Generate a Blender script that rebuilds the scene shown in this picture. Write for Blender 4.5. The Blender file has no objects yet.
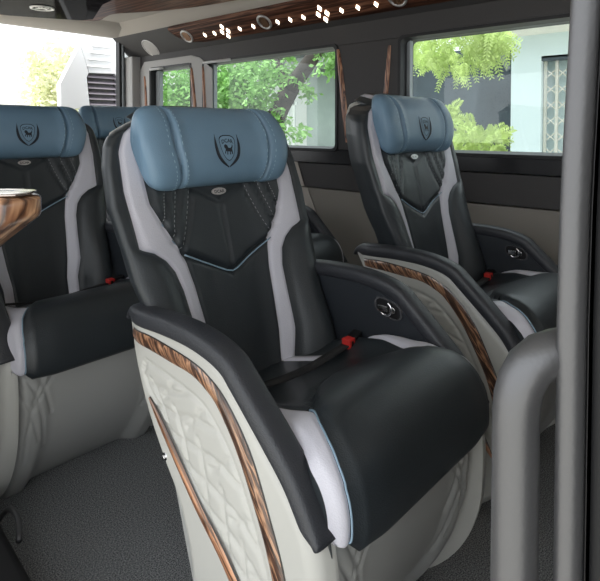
import bpy, math, random
from mathutils import Vector, Matrix
random.seed(7)
S = bpy.context.scene
COL = S.collection
PI = math.pi

# ------------------------------------------------------------------ helpers
def lerp(a, b, t): return a + (b - a) * t
def clamp(x, a=0.0, b=1.0): return max(a, min(b, x))
def sm(x, a=0.0, b=1.0):
    t = clamp((x - a) / (b - a)); return t * t * (3 - 2 * t)
def interp(x, pts):
    if x <= pts[0][0]: return pts[0][1]
    for (x0, y0), (x1, y1) in zip(pts, pts[1:]):
        if x <= x1: return lerp(y0, y1, (x - x0) / (x1 - x0))
    return pts[-1][1]
def catmull(pts, n):
    """n+1 points evenly spaced along a smooth curve through pts"""
    P = [Vector(p) for p in pts]
    P = [P[0] * 2 - P[1]] + P + [P[-1] * 2 - P[-2]]
    dense = []
    for i in range(1, len(P) - 2):
        p0, p1, p2, p3 = P[i - 1:i + 3]
        for k in range(16):
            t = k / 16
            dense.append(0.5 * ((2 * p1) + (p2 - p0) * t + (2 * p0 - 5 * p1 + 4 * p2 - p3) * t * t + (3 * p1 - p0 - 3 * p2 + p3) * t ** 3))
    dense.append(P[-2])
    L = [0]
    for a, b in zip(dense, dense[1:]): L.append(L[-1] + (b - a).length)
    out = []; j = 0
    for i in range(n + 1):
        s = L[-1] * i / n
        while j < len(L) - 2 and L[j + 1] < s: j += 1
        d = L[j + 1] - L[j]
        out.append(dense[j].lerp(dense[j + 1], clamp((s - L[j]) / d if d > 0 else 0)))
    return out

class MB:
    def __init__(s): s.v = []; s.f = []; s.m = []
    def add(s, vs, fs, mi=0):
        o = len(s.v); s.v += [tuple(v) for v in vs]
        for f in fs: s.f.append(tuple(i + o for i in f)); s.m.append(mi)
    def grid(s, rows, mi=0, wrap=False, matf=None):
        o = len(s.v); nc = len(rows[0])
        for r in rows: s.v += [tuple(p) for p in r]
        for i in range(len(rows) - 1):
            for j in range(nc if wrap else nc - 1):
                k = (j + 1) % nc
                s.f.append((o + i * nc + j, o + i * nc + k, o + (i + 1) * nc + k, o + (i + 1) * nc + j))
                s.m.append(matf(i, j) if matf else mi)
    def box(s, a, b, mi=0):
        x0, y0, z0 = [min(p, q) for p, q in zip(a, b)]; x1, y1, z1 = [max(p, q) for p, q in zip(a, b)]
        s.add([(x0,y0,z0),(x1,y0,z0),(x1,y1,z0),(x0,y1,z0),(x0,y0,z1),(x1,y0,z1),(x1,y1,z1),(x0,y1,z1)],
              [(0,3,2,1),(4,5,6,7),(0,1,5,4),(1,2,6,5),(2,3,7,6),(3,0,4,7)], mi)
    def prism(s, poly, d, mi=0):
        """poly: 3D points of one face, d: extrusion vector"""
        n = len(poly); d = Vector(d)
        vs = [Vector(p) for p in poly]; vs2 = [p + d for p in vs]
        s.add(vs + vs2, [tuple(range(n))[::-1], tuple(range(n, 2 * n))] + [(i, (i + 1) % n, n + (i + 1) % n, n + i) for i in range(n)], mi)
    def tube(s, pts, r, n=10, mi=0, cap=True, flat=1.0):
        P = [Vector(p) for p in pts]; rows = []
        up = Vector((0.123, 0.31, 1)).normalized(); prev = None
        for i, p in enumerate(P):
            t = (P[min(i + 1, len(P) - 1)] - P[max(i - 1, 0)]).normalized()
            if prev is None:
                a = t.cross(up).normalized()
            else:
                a = (prev - t * prev.dot(t)).normalized()
            prev = a; b = t.cross(a)
            rr = r[i] if isinstance(r, (list, tuple)) else r
            rows.append([p + (a * math.cos(2 * PI * k / n) + b * math.sin(2 * PI * k / n) * flat) * rr for k in range(n)])
        o = len(s.v); s.grid(rows, mi, wrap=True)
        if cap:
            s.f.append(tuple(range(o, o + n))[::-1]); s.m.append(mi)
            e = o + n * (len(P) - 1); s.f.append(tuple(range(e, e + n))); s.m.append(mi)
    def disc(s, c, ax, r, h, n=28, mi=0, up=(0, 0, 1), sx=1.0):
        c = Vector(c); ax = Vector(ax).normalized(); a = ax.cross(Vector(up)).normalized(); b = a.cross(ax)
        p = [c + (a * math.cos(2 * PI * k / n) * sx + b * math.sin(2 * PI * k / n)) * r for k in range(n)]
        s.prism(p, ax * h, mi)
    def build(s, name, mats, parent=None, smooth=False, bevel=0, loc=None):
        me = bpy.data.meshes.new(name); me.from_pydata(s.v, [], s.f)
        for m in (mats if isinstance(mats, (list, tuple)) else [mats]): me.materials.append(m)
        me.polygons.foreach_set('material_index', s.m)
        if smooth: me.polygons.foreach_set('use_smooth', [True] * len(me.polygons))
        me.update()
        o = bpy.data.objects.new(name, me); COL.objects.link(o)
        if parent: o.parent = parent
        if loc: o.location = loc
        import bmesh
        bm = bmesh.new(); bm.from_mesh(me); bmesh.ops.recalc_face_normals(bm, faces=bm.faces); bm.to_mesh(me); bm.free()
        if bevel:
            b = o.modifiers.new('bevel', 'BEVEL'); b.width = bevel; b.segments = 3; b.limit_method = 'ANGLE'; b.angle_limit = 0.6
            me.polygons.foreach_set('use_smooth', [True] * len(me.polygons))
            w = o.modifiers.new('wn', 'WEIGHTED_NORMAL'); w.keep_sharp = False
        return o
def tag(o, label=None, cat=None, group=None, kind=None):
    if label: o['label'] = label
    if cat: o['category'] = cat
    if group: o['group'] = group
    if kind: o['kind'] = kind
    return o
def empty(name, loc, rz=0):
    o = bpy.data.objects.new(name, None); COL.objects.link(o); o.location = loc; o.rotation_euler = (0, 0, rz)
    o.empty_display_size = .1
    return o
def copy_tree(o, parent=None):
    c = o.copy(); COL.objects.link(c)
    if parent: c.parent = parent
    for ch in [x for x in COL.objects if x.parent == o]: copy_tree(ch, c)
    return c
def struct(mb, name, mat, **k): return tag(mb.build(name, mat, **k), kind='structure')

# ------------------------------------------------------------------ materials
def mat(name, col, rough=.5, metal=0, bump=0, bscale=200, coat=0, spec=None, var=0, vscale=8, sheen=0, trans=0):
    m = bpy.data.materials.new(name); m.use_nodes = True; nt = m.node_tree; N = nt.nodes; b = N['Principled BSDF']
    b.inputs['Base Color'].default_value = (*col, 1); b.inputs['Roughness'].default_value = rough; b.inputs['Metallic'].default_value = metal
    b.inputs['Coat Weight'].default_value = coat; b.inputs['Coat Roughness'].default_value = .06
    if spec is not None: b.inputs['Specular IOR Level'].default_value = spec
    if sheen: b.inputs['Sheen Weight'].default_value = sheen
    tc = N.new('ShaderNodeTexCoord')
    if var:
        n = N.new('ShaderNodeTexNoise'); n.inputs['Scale'].default_value = vscale; n.inputs['Detail'].default_value = 5
        r = N.new('ShaderNodeValToRGB'); r.color_ramp.elements[0].position = .3; r.color_ramp.elements[1].position = .7
        r.color_ramp.elements[0].color = (*[c * (1 - var) for c in col], 1); r.color_ramp.elements[1].color = (*[min(1, c * (1 + var)) for c in col], 1)
        nt.links.new(tc.outputs['Object'], n.inputs['Vector']); nt.links.new(n.outputs['Fac'], r.inputs[0]); nt.links.new(r.outputs[0], b.inputs['Base Color'])
    if bump:
        n = N.new('ShaderNodeTexVoronoi' if bscale > 150 else 'ShaderNodeTexNoise'); n.inputs['Scale'].default_value = bscale
        bp = N.new('ShaderNodeBump'); bp.inputs['Strength'].default_value = bump; bp.inputs['Distance'].default_value = .001
        nt.links.new(tc.outputs['Object'], n.inputs['Vector']); nt.links.new(n.outputs[0], bp.inputs['Height']); nt.links.new(bp.outputs[0], b.inputs['Normal'])
    return m
def wood(name, rot, scale=26, dark=(.035, .014, .008), mid=(.16, .06, .03), lite=(.62, .30, .16), stretch=(.10, 1, 1), rough=.18, coat=1.0):
    m = bpy.data.materials.new(name); m.use_nodes = True; nt = m.node_tree; N = nt.nodes; b = N['Principled BSDF']
    tc = N.new('ShaderNodeTexCoord'); mp = N.new('ShaderNodeMapping'); mp.vector_type = 'TEXTURE'
    mp.inputs['Rotation'].default_value = rot; mp.inputs['Scale'].default_value = (1 / stretch[0], 1 / stretch[1], 1 / stretch[2])
    n = N.new('ShaderNodeTexNoise'); n.inputs['Scale'].default_value = scale; n.inputs['Detail'].default_value = 4; n.inputs['Distortion'].default_value = .6
    w = N.new('ShaderNodeMath'); w.operation = 'MULTIPLY'; w.inputs[1].default_value = 5
    fr = N.new('ShaderNodeMath'); fr.operation = 'PINGPONG'; fr.inputs[1].default_value = .5
    r = N.new('ShaderNodeValToRGB'); cr = r.color_ramp
    cr.elements[0].position = 0; cr.elements[0].color = (*dark, 1)
    cr.elements[1].position = 1; cr.elements[1].color = (*lite, 1)
    e = cr.elements.new(.45); e.color = (*mid, 1); e = cr.elements.new(.8); e.color = (*[(a + c) / 2 for a, c in zip(mid, lite)], 1)
    L = nt.links.new
    L(tc.outputs['Object'], mp.inputs['Vector']); L(mp.outputs[0], n.inputs['Vector']); L(n.outputs['Fac'], w.inputs[0]); L(w.outputs[0], fr.inputs[0])
    m2 = N.new('ShaderNodeMath'); m2.operation = 'MULTIPLY'; m2.inputs[1].default_value = 2; L(fr.outputs[0], m2.inputs[0]); L(m2.outputs[0], r.inputs[0])
    L(r.outputs[0], b.inputs['Base Color']); b.inputs['Specular IOR Level'].default_value = .5 if coat else .08; b.inputs['Roughness'].default_value = .35; b.inputs['Coat Weight'].default_value = coat; b.inputs['Coat Roughness'].default_value = rough * .4
    return m
def emit(name, col, s):
    m = bpy.data.materials.new(name); m.use_nodes = True; nt = m.node_tree; b = nt.nodes['Principled BSDF']
    b.inputs['Base Color'].default_value = (*col, 1); b.inputs['Emission Color'].default_value = (*col, 1); b.inputs['Emission Strength'].default_value = s
    return m
M = {}
M['leather'] = mat('charcoal leather', (.022, .027, .031), .40, bump=.25, bscale=420, spec=.55, var=.1)
M['pleat'] = mat('stitch groove leather', (.014, .016, .018), .5, bump=.3, bscale=420)
M['pad'] = mat('arm pad leather', (.030, .032, .038), .42, bump=.5, bscale=380)
M['white'] = mat('lilac grey leather', (.58, .57, .63), .45, bump=.25, bscale=420)
M['blue'] = mat('steel blue leather', (.150, .245, .335), .40, bump=.25, bscale=420, var=.06)
M['pipe'] = mat('blue piping', (.24, .34, .43), .4)
M['thread'] = mat('pale thread', (.30, .31, .32), .7)
M['thread_b'] = mat('light blue thread', (.38, .52, .60), .7)
M['ink'] = mat('navy embroidery', (.010, .014, .022), .6)
M['shield'] = mat('shield fill', (.17, .28, .38), .5)
M['shell'] = mat('warm white moulded plastic', (.455, .45, .42), .38, var=.03)
M['base'] = mat('grey moulded plastic', (.37, .37, .355), .42)
M['panel'] = mat('inner arm panel leather', (.022, .026, .032), .42, bump=.3, bscale=380)
M['wood'] = wood('glossy zebra wood', (.93, 0, 0), 70, stretch=(1, .09, 1), dark=(.025, .012, .008), mid=(.11, .05, .03), lite=(.50, .27, .15))
M['wood2'] = wood('glossy zebra wood lengthwise', (.75, 0, 0), 60, stretch=(1, .05, 1), dark=(.06, .025, .012), mid=(.26, .12, .065))
M['woodc'] = wood('dark ceiling wood', (0, 0, 0), 22, stretch=(1, .05, 1), dark=(.035, .015, .010), mid=(.10, .042, .026), lite=(.22, .10, .06), coat=.0)
M['woodt'] = wood('wood arm tip', (0.5, .2, .3), 22, stretch=(1, 1, .2), mid=(.22, .10, .05), lite=(.62, .36, .20))
M['woodv'] = wood('wood pillar blade', (0, 0, 0), 60, stretch=(1, 1, .05), mid=(.30, .12, .06), lite=(.60, .32, .18), coat=.2)
M['edge'] = mat('black trim', (.02, .016, .014), .3)
M['chrome'] = mat('chrome', (.75, .75, .76), .15, metal=1)
M['steel'] = mat('matt silver paint', (.125, .125, .13), .40, metal=.6, bump=.12, bscale=300)
M['black'] = mat('black plastic', (.010, .010, .011), .55, spec=.25)
M['red'] = mat('red button', (.55, .03, .025), .4)
M['web'] = mat('belt webbing', (.014, .014, .015), .8, bump=.4, bscale=600)
M['wall'] = mat('charcoal wall lining', (.044, .041, .041), .6, bump=.15, bscale=120)
M['walld'] = mat('gloss black wall strip', (.022, .022, .024), .22)
M['taupe'] = mat('taupe wall lining', (.24, .22, .195), .7, bump=.1, bscale=120)
M['lgrey'] = mat('light grey lining', (.42, .41, .40), .7, bump=.1, bscale=120)
M['head'] = mat('taupe headliner', (.46, .42, .38), .8, bump=.1, bscale=140)
M['rubber'] = mat('window rubber', (.010, .010, .011), .5)
M['jamb'] = mat('grey aluminium jamb', (.24, .26, .27), .4)
M['wrod'] = mat('pale curtain rail', (.6, .6, .6), .4)
M['gloss'] = mat('piano black panel', (.010, .009, .009), .3, spec=.0, coat=.10)
M['grille'] = mat('speaker grille', (.50, .48, .46), .6, bump=.8, bscale=900)
M['led'] = emit('warm led', (1, .88, .70), 4.5)
M['silver'] = mat('silver ring', (.55, .53, .52), .3, metal=.6)
M['topcoat'] = mat('polished top plate', (.42, .36, .33), .12, metal=.85, bump=.5, bscale=30)
M['bezel'] = mat('smoked bezel', (.16, .16, .17), .25, metal=.5)
M['bronze'] = mat('bronze louvre', (.30, .17, .10), .3, metal=.7)

def carpet():
    m = bpy.data.materials.new('charcoal carpet'); m.use_nodes = True; nt = m.node_tree; N = nt.nodes; b = N['Principled BSDF']; L = nt.links.new
    tc = N.new('ShaderNodeTexCoord'); n = N.new('ShaderNodeTexNoise'); n.inputs['Scale'].default_value = 330; n.inputs['Detail'].default_value = 2
    r = N.new('ShaderNodeValToRGB'); r.color_ramp.elements[0].position = .36; r.color_ramp.elements[1].position = .68
    r.color_ramp.elements[0].color = (.065, .069, .074, 1); r.color_ramp.elements[1].color = (.36, .365, .37, 1)
    bp = N.new('ShaderNodeBump'); bp.inputs['Strength'].default_value = .8; bp.inputs['Distance'].default_value = .003
    L(tc.outputs['Object'], n.inputs['Vector']); L(n.outputs['Fac'], r.inputs[0]); L(r.outputs[0], b.inputs['Base Color']); L(n.outputs['Fac'], bp.inputs['Height']); L(bp.outputs[0], b.inputs['Normal'])
    b.inputs['Roughness'].default_value = .95; b.inputs['Specular IOR Level'].default_value = .1
    return m
M['carpet'] = carpet()
def glass():
    m = bpy.data.materials.new('lightly tinted glass'); m.use_nodes = True; nt = m.node_tree; N = nt.nodes; L = nt.links.new
    for n in list(N): N.remove(n)
    o = N.new('ShaderNodeOutputMaterial'); t = N.new('ShaderNodeBsdfTransparent'); t.inputs[0].default_value = (.86, .90, .90, 1)
    g = N.new('ShaderNodeBsdfGlossy'); g.inputs['Roughness'].default_value = .02; g.inputs[0].default_value = (.9, .9, .9, 1)
    mx = N.new('ShaderNodeMixShader'); mx.inputs[0].default_value = .03
    L(t.outputs[0], mx.inputs[1]); L(g.outputs[0], mx.inputs[2]); L(mx.outputs[0], o.inputs[0])
    return m
M['glass'] = glass()

# ------------------------------------------------------------------ THE SEAT  (local: x across, -y forward, z up, origin on the floor at the front)
def Yc(z):       # centre line of the backrest front
    return interp(z, [(.34, .43), (.44, .462), (.55, .497), (.67, .536), (.85, .592), (1.0, .628), (1.06, .65)])
def Wd(z):       # half width
    return interp(z, [(.34, .215), (.50, .228), (.60, .236), (.65, .250), (.70, .262), (.76, .269), (.84, .280), (.92, .276), (.96, .266), (.99, .251), (1.015, .230), (1.033, .202), (1.045, .170)])
def Bi(z):       # stripe, inner edge
    return interp(z, [(.34, .085), (.46, .088), (.52, .098), (.60, .106), (.66, .112), (.71, .122), (.735, .132), (.79, .166), (.84, .192), (.93, .198), (1.0, .190), (1.03, .155), (1.045, .11)])
def Ao(z):       # stripe, outer edge
    w = Wd(z) - .012
    return min(w, interp(z, [(.34, .115), (.46, .120), (.52, .136), (.60, .142), (.66, .148), (.70, .160), (.725, .178), (.745, .205), (.757, .238), (.87, .247), (.95, .243), (1.0, .222), (1.03, .188), (1.045, .14)]))
def seg_d(p, a, b):
    ax, ay = a; bx, by = b; px, py = p; dx, dy = bx - ax, by - ay
    t = clamp(((px - ax) * dx + (py - ay) * dy) / (dx * dx + dy * dy + 1e-12))
    return math.hypot(px - ax - dx * t, py - ay - dy * t)
def groove(p, lines, w):
    d = 1e9
    for l in lines:
        for a, b in zip(l, l[1:]):
            if abs(p[0] - a[0]) > .12 and abs(p[0] - b[0]) > .12: continue
            d = min(d, seg_d(p, a, b))
    return math.exp(-(d / w) ** 2)
Vz = lambda u: .668 + .062 * (abs(u) / .132)
def Tz(u): return .828 + .04 * abs(u) / .075
pleats = [[(.075, .87), (.088, .83), (.108, .78), (.132, .735)], [(.112, .88), (.124, .84), (.140, .79), (.146, .755)], [(.145, .88), (.156, .84), (.166, .795)]]
def back_relief(u, z):
    a = abs(u); h = 0
    bump = lerp(.075, .03, sm(z, .45, .75)) if z < .75 else lerp(.03, .012, sm(z, .75, 1.0))
    h += bump * sm(a, .05, .235)
    if z < .735 + .0 or True:      # upper centre pad sits proud of the lower one above the V
        if a < Bi(z) + .003:
            h += .007 * sm(z - Vz(u), 0, .02) * sm(Bi(z) - a, 0, .012)
            h -= .007 * math.exp(-((z - Vz(u)) / .005) ** 2)
            if z > Vz(u): h -= .005 * math.exp(-(a / .0035) ** 2) * sm(z - Vz(u), 0, .01) * (1 - sm(z, Tz(0) - .012, Tz(0)))
            h -= .006 * math.exp(-((z - Tz(u)) / .005) ** 2) * (1 if a < .075 else 0)
            h -= .008 * groove((a, z), pleats, .0042)
            # lower centre: soft pillow
            if z < Vz(u): h += .006 * math.cos(a / .12 * PI / 2)
    h -= .006 * math.exp(-((a - Bi(z)) / .004) ** 2)
    h -= .006 * math.exp(-((a - Ao(z)) / .004) ** 2)
    if a > Ao(z) and z < .78: h += .014 * (1 - sm(z, .72, .78)) * math.sin(clamp((a - Ao(z)) / (Wd(z) - Ao(z) + .001)) * PI)
    return h
def yfront(u, z): return Yc(z) - back_relief(u, z)

def make_seat():
    root = empty('captain_seat', (0, 0, 0))
    # ---- backrest
    mb = MB(); rows = []; NB, NS, NO = 40, 7, 6
    zs = [.34 + i * .0045 for i in range(int((1.045 - .34) / .0045) + 1)]
    for z in zs:
        W = Wd(z); a = Ao(z); b = Bi(z); we = W - .008
        half = [(b * j / (NB // 2)) for j in range(NB // 2)] + [lerp(b, a, j / NS) for j in range(NS)] + [lerp(a, we, j / NO) for j in range(NO + 1)]
        us = [-x for x in half[::-1]] + half[1:]
        y0 = yfront(we, z); top = sm(z, .99, 1.045) * .035
        tp = lerp(.75, 1.0, sm(z, .55, .95)); side = [(W - .001, .006), (W - .001, .020), (W - .008 * tp, .040), (W - .026 * tp, .072), (W - .052 * tp, .108)]
        r = [(-x, max(y0, Yc(z) - .05) + d + 0, z) for x, d in side[::-1]] + [(u, yfront(u, z) + top * 0, z) for u in us] + [(x, max(y0, Yc(z) - .05) + d, z) for x, d in side]
        tt = sm(z, .96, 1.045)
        r = [(p[0], p[1], p[2] - tt * (.030 * (abs(p[0]) / W) ** 4 + .35 * max(0, p[1] - Yc(z) - .02) * (abs(p[0]) / W) ** 2)) for p in r]
        rows.append(r)
    # top cap rolling backwards
    last = rows[-1]
    for k in range(1, 7):
        a = k / 6 * PI / 2
        rows.append([(p[0] * (1 - .10 * math.sin(a)), lerp(p[1], Yc(1.045) + .10, math.sin(a) * .8), p[2] + .016 * math.sin(a) * (1 - .3 * (k / 6) ** 2)) for p in last])
    nc = len(rows[0]); s0 = 5; i_b0 = s0 + NO; i_b1 = i_b0 + NS; i_c1 = i_b1 + NB; i_s1 = i_c1 + NS
    def mf(i, j):
        z = zs[min(i, len(zs) - 1)]
        if i_b0 <= j < i_b1 or i_c1 <= j < i_s1: return 1
        return 0
    mb.grid(rows, matf=mf)
    back = mb.build('backrest', [M['leather'], M['white']], root, smooth=True)
    # piping: V and the stripe's inner edges
    for sgn, in ((1,), (-1,)):
        pass
    def on(u, z, d=.0015): return (u, yfront(u, z) - d + .004, z)
    mb = MB()
    for s in (-1, 1):
        pts = [(s * Bi(z), yfront(s * (Bi(z) + .0), z) + .0015, z) for z in [.73 + i * .01 for i in range(31)]]
        mb.tube(pts, .0016, 6); mb.build('piping', M['pipe'], back, smooth=True); mb = MB()
    vp = []
    for i in range(-16, 17):
        u = i / 16 * .129; vp.append((u, Yc(Vz(u)) - lerp(.0, .014, sm(abs(u), .05, .16)) - .003, Vz(u) + .004 * math.exp(-(u / .01) ** 2)))
    mb.tube(vp, .0018, 6)
    mb.build('piping', M['pipe'], back, smooth=True)
    mb = MB()
    for s in (-1, 1):
        for l in pleats:
            q = catmull([(a, z, 0) for a, z in l], 26)
            for i in range(0, 26, 2):
                for off in (.0055,):
                    p0 = (s * (q[i][0] + off), q[i][1]); p1 = (s * (q[i + 1][0] + off), q[i + 1][1])
                    mb.tube([(p0[0], yfront(*p0) - .0005, p0[1]), (p1[0], yfront(*p1) - .0005, p1[1])], .00055, 5)
            mb.build('stitching', M['thread'], back); mb = MB()
    # silver name plate
    mb = MB(); c = (0, yfront(0.004, .851) - .004, .851)
    mb.disc((0, c[1] + .003, .851), (0, -1, .3), .0085, .004, sx=2.5)
    pl = mb.build('name_plate', M['silver'], back, bevel=.0008); pl['label'] = 'small silver oval plate with DCAR lettering'
    t = text_mb('DCAR', .0095, lambda x, z: (x * 1.15, c[1] - .0012 + z * .3, .851 + z)); t.build('lettering', M['ink'], back)
    # ---- back shell
    mb = MB(); rows = []
    for z in [.30 + i * .03 for i in range(25)]:
        z = min(z, 1.03); W = Wd(z) - .050 * lerp(.75, 1.0, sm(z, .55, .95)); y0 = max(yfront(Wd(z) - .02, max(z, .34)), Yc(max(z, .34)) - .05) + .104
        r = []
        for i in range(25):
            a = -1 + 2 * i / 24
            r.append((W * math.copysign(abs(a) ** .8, a), y0 + .045 * (1 - abs(a) ** 3), z))
        rows.append(r)
    rows[-1] = [(p[0], p[1], p[2] - .03 * (abs(p[0]) / .2) ** 3) for p in rows[-1]]
    rows.append([(p[0] * .88, p[1] - .04, p[2] + .02) for p in rows[-1]])
    mb.grid(rows)
    bs = mb.build('back_shell', M['shell'], root, smooth=True)
    so = bs.modifiers.new('th', 'SOLIDIFY'); so.thickness = .010; so.offset = -1
    # ---- headrest
    hw, hh, hd, yc, zc = .217, .092, .062, .612, .957
    def hr(u, th):
        a = abs(u); e = clamp(a / hw)
        s = max(.02, (1 - e ** 9)) ** .36
        h = hh * lerp(.55, 1, s) * (1 + .02 * sm(a, .12, .15)); dpt = hd * lerp(.35, 1, s)
        cs, sn = math.cos(th), math.sin(th); n = 2 / 2.7
        y = -math.copysign(abs(cs) ** n, cs) * dpt; z = math.copysign(abs(sn) ** n, sn) * h
        front = cs > -.3
        if front:
            y += .007 * sm(a, .136, .146) * clamp(cs * 1.5)
            seam = .138 + .006 * (z / hh)
            g = math.exp(-((a - seam) / .0048) ** 2)
            y += .022 * g * clamp(cs + .45); z *= 1 - .03 * g
        tilt = .05
        y *= 1 - .35 * sm(a, .12, hw)
        return Vector((u * (1 - .09 * sm(-z, -.02, hh)) * (1 - .065 * sm(z, .0, hh)), yc + y + .012 * abs(z / hh) ** 2 + z * .26 - .030 * sm(a, .10, .21), zc + z))
    us = []
    n = 120
    for i in range(n + 1):
        a = -1 + 2 * i / n; us.append(hw * math.sin(a * PI / 2) * .35 + hw * a * .65)
    mb = MB(); NT = 56
    rows = [[hr(u, 2 * PI * k / NT + PI) for k in range(NT)] for u in us]
    mb.grid(rows, wrap=True)
    mb.f.append(tuple(range(NT))); mb.m.append(0); e = n * NT; mb.f.append(tuple(range(e, e + NT))); mb.m.append(0)
    head = mb.build('headrest', M['blue'], root, smooth=True)
    # seam stitches
    mb = MB()
    for s in (-1, 1):
        for off in (-.012, .020):
            pts = []
            for k in range(0, 44):
                th = lerp(-1.35, 1.35, k / 43); z = math.copysign(abs(math.sin(th)) ** (2 / 2.7), math.sin(th))
                pts.append(hr(s * (.138 + .006 * z + off), th) + Vector((0, -.0006, 0)))
            for k in range(0, 43, 2): mb.tube([pts[k], pts[k].lerp(pts[k + 1], .8)], .0006, 5)
            mb.build('seam_stitching', M['thread_b'], head); mb = MB()
    # emblem embroidered on the headrest
    def hf(u, z):
        lo, hi = -PI / 2, PI / 2
        for _ in range(26):
            m_ = (lo + hi) / 2
            if hr(u, m_)[2] < z: lo = m_
            else: hi = m_
        return hr(u, lo)[1]
    ZE = .950
    mp = lambda x, z, d=.0012: (x, hf(x, ZE + z) - d, ZE + z)
    mb = MB()
    outer = catmull([(.033, .036, 0), (.0375, .010, 0), (.033, -.014, 0), (.020, -.030, 0), (.001, -.041, 0)], 20)
    inner = catmull([(.033, .036, 0), (.0305, .012, 0), (.0255, -.010, 0), (.016, -.024, 0), (.001, -.038, 0)], 20)
    for s in (-1, 1):
        mb.grid([[mp(s * o[0], o[1]) for o in outer], [mp(s * (o[0] + i[0]) / 2, (o[1] + i[1]) / 2, .002) for o, i in zip(outer, inner)], [mp(s * i[0], i[1]) for i in inner]])
    shp = [(0, .034), (.012, .033), (.021, .028), (.0235, .020), (.021, .004), (.015, -.012), (.007, -.022), (0, -.026)]
    h = catmull([(a, b, 0) for a, b in shp], 24); ring = [(p[0], p[1]) for p in h] + [(-p[0], p[1]) for p in h[-2:0:-1]]
    k = len(ring)
    rr = [[mp(x * q, .003 + (z - .003) * q, .0015) for x, z in ring] for q in (1, .935)]
    mb.grid(rr, wrap=True)
    lion = [(-.013, .006), (-.012, .011), (-.007, .013), (-.002, .010), (.000, .005), (.006, .004), (.010, .006), (.013, .010), (.012, .012), (.015, .011), (.0145, .006), (.012, .002), (.0125, -.003), (.013, -.010), (.010, -.0105), (.009, -.005), (.006, -.004), (.006, -.011), (.003, -.011), (.003, -.004), (-.002, -.004), (-.003, -.011), (-.006, -.011), (-.005, -.003), (-.008, -.003), (-.011, -.009), (-.0135, -.008), (-.010, -.001), (-.009, .002)]
    mb.add([mp(x * .92, z, .002) for x, z in lion], [tuple(range(len(lion)))])
    em = mb.build('emblem', M['ink'], head); em['label'] = 'dark embroidered shield with a lion and two curved side strokes'
    t = text_mb('DCAR', .0125, lambda x, z: mp(x, .0205 + z - .006 * (x / .016) ** 2 * .5, .002)); t.build('lettering', M['ink'], head)
    mb = MB(); mb.grid([[mp(x * q, .003 + (z - .003) * q, .0008) for x, z in ring] for q in (.93, .62, .3, .02)], wrap=True)
    mb.build('shield', M['shield'], head)
    # ---- cushion
    prof = catmull([(0, .50, .445), (0, .40, .468), (0, .30, .492), (0, .20, .526), (0, .13, .548), (0, .08, .545), (0, .045, .520), (0, .024, .485), (0, .016, .445), (0, .020, .408), (0, .045, .396), (0, .12, .392)], 110)
    def Cc(y, down): # white boundary
        if down: return .222
        return interp(y, [(.02, .222), (.045, .218), (.08, .206), (.12, .184), (.148, .164), (.17, .170), (.31, .218), (.34, .224), (.6, .224)])
    arch = lambda u: .145 + .095 * (1 - clamp(abs(u) / .165) ** 2)
    mb = MB(); rows = []; CW = .232; meta = []
    for i, p in enumerate(prof):
        y, z = p[1], p[2]; t = (prof[min(i + 1, len(prof) - 1)] - prof[max(i - 1, 0)]).normalized(); nrm = Vector((0, t[2], -t[1]))
        down = y < .03 or (z < .48 and y < .1)
        CW = lerp(.250, .229, sm(y, .05, .13)); c = Cc(y, down) if not (i > 95) else .222
        half = [c * j / 16 for j in range(16)] + [lerp(c, CW - .006, j / 6) for j in range(7)] + [CW]
        r = []
        for u in [-x for x in half[::-1]] + half[1:]:
            a = abs(u); h = 0
            h += .026 * sm(a, .13, .21) * sm(y, .14, .26) * (1 - .5 * sm(y, .3, .45))
            h -= (.012 * sm(a, c - .01, CW) + .006 * sm(a, .14, c)) * (1 - sm(y, .10, .16))
            h -= .005 * math.exp(-((a - c) / .004) ** 2)
            if i <= 95:
                d = arch(u) - y
                if a < c: h += .010 * sm(d, 0, .02) - .007 * math.exp(-(d / .005) ** 2)
                h -= .004 * math.exp(-((y - .36) / .004) ** 2) if a < .2 else 0
            h -= .012 * sm(a, CW - .02, CW) ** 2
            q = Vector((u, y, z)) + nrm * h; r.append(q)
        rows.append(r); meta.append((y, i))
    n1 = len(rows[0])
    rows2 = [[(r[0][0] * 1.0, r[0][1] + .0, min(r[0][2], r[0][2]) - .0)] for r in rows]
    def mf(i, j):
        y = meta[i][0]
        if (j < 7 or j >= n1 - 8) and y < .335: return 1
        return 0
    mb.grid(rows, matf=mf)
    # side skirts
    for jx in (0, n1 - 1):
        top = [r[jx] for r in rows if True]
        mb.grid([[Vector(p) for p in top], [Vector((p[0] * .985, max(p[1], .03), min(p[2], max(.40, p[2] - .08)))) for p in top], [Vector((p[0] * .97, max(p[1], .045), .395)) for p in top]])
    cush = mb.build('seat_cushion', [M['leather'], M['white']], root, smooth=True)
    def topz(y):
        bz = .4
        for p in prof[:90]:
            if abs(p[1] - y) < .004: bz = max(bz, p[2])
        return bz
    mb = MB()
    for s in (-1, 1):
        pts = []
        for i, r in enumerate(rows[:98]):
            if meta[i][0] > .16: continue
            idx = n1 // 2 + (16 if s > 0 else -16); p = Vector(r[idx]); t = (prof[i + 1] - prof[i - 1]).normalized(); nr = Vector((0, -abs(t[2]), abs(t[1])))
            pts.append(p + nr * .0035)
        mb.tube(pts, .0019, 6)
        mb.build('piping', M['pipe'], cush, smooth=True); mb = MB()
    mb = MB()
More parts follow.
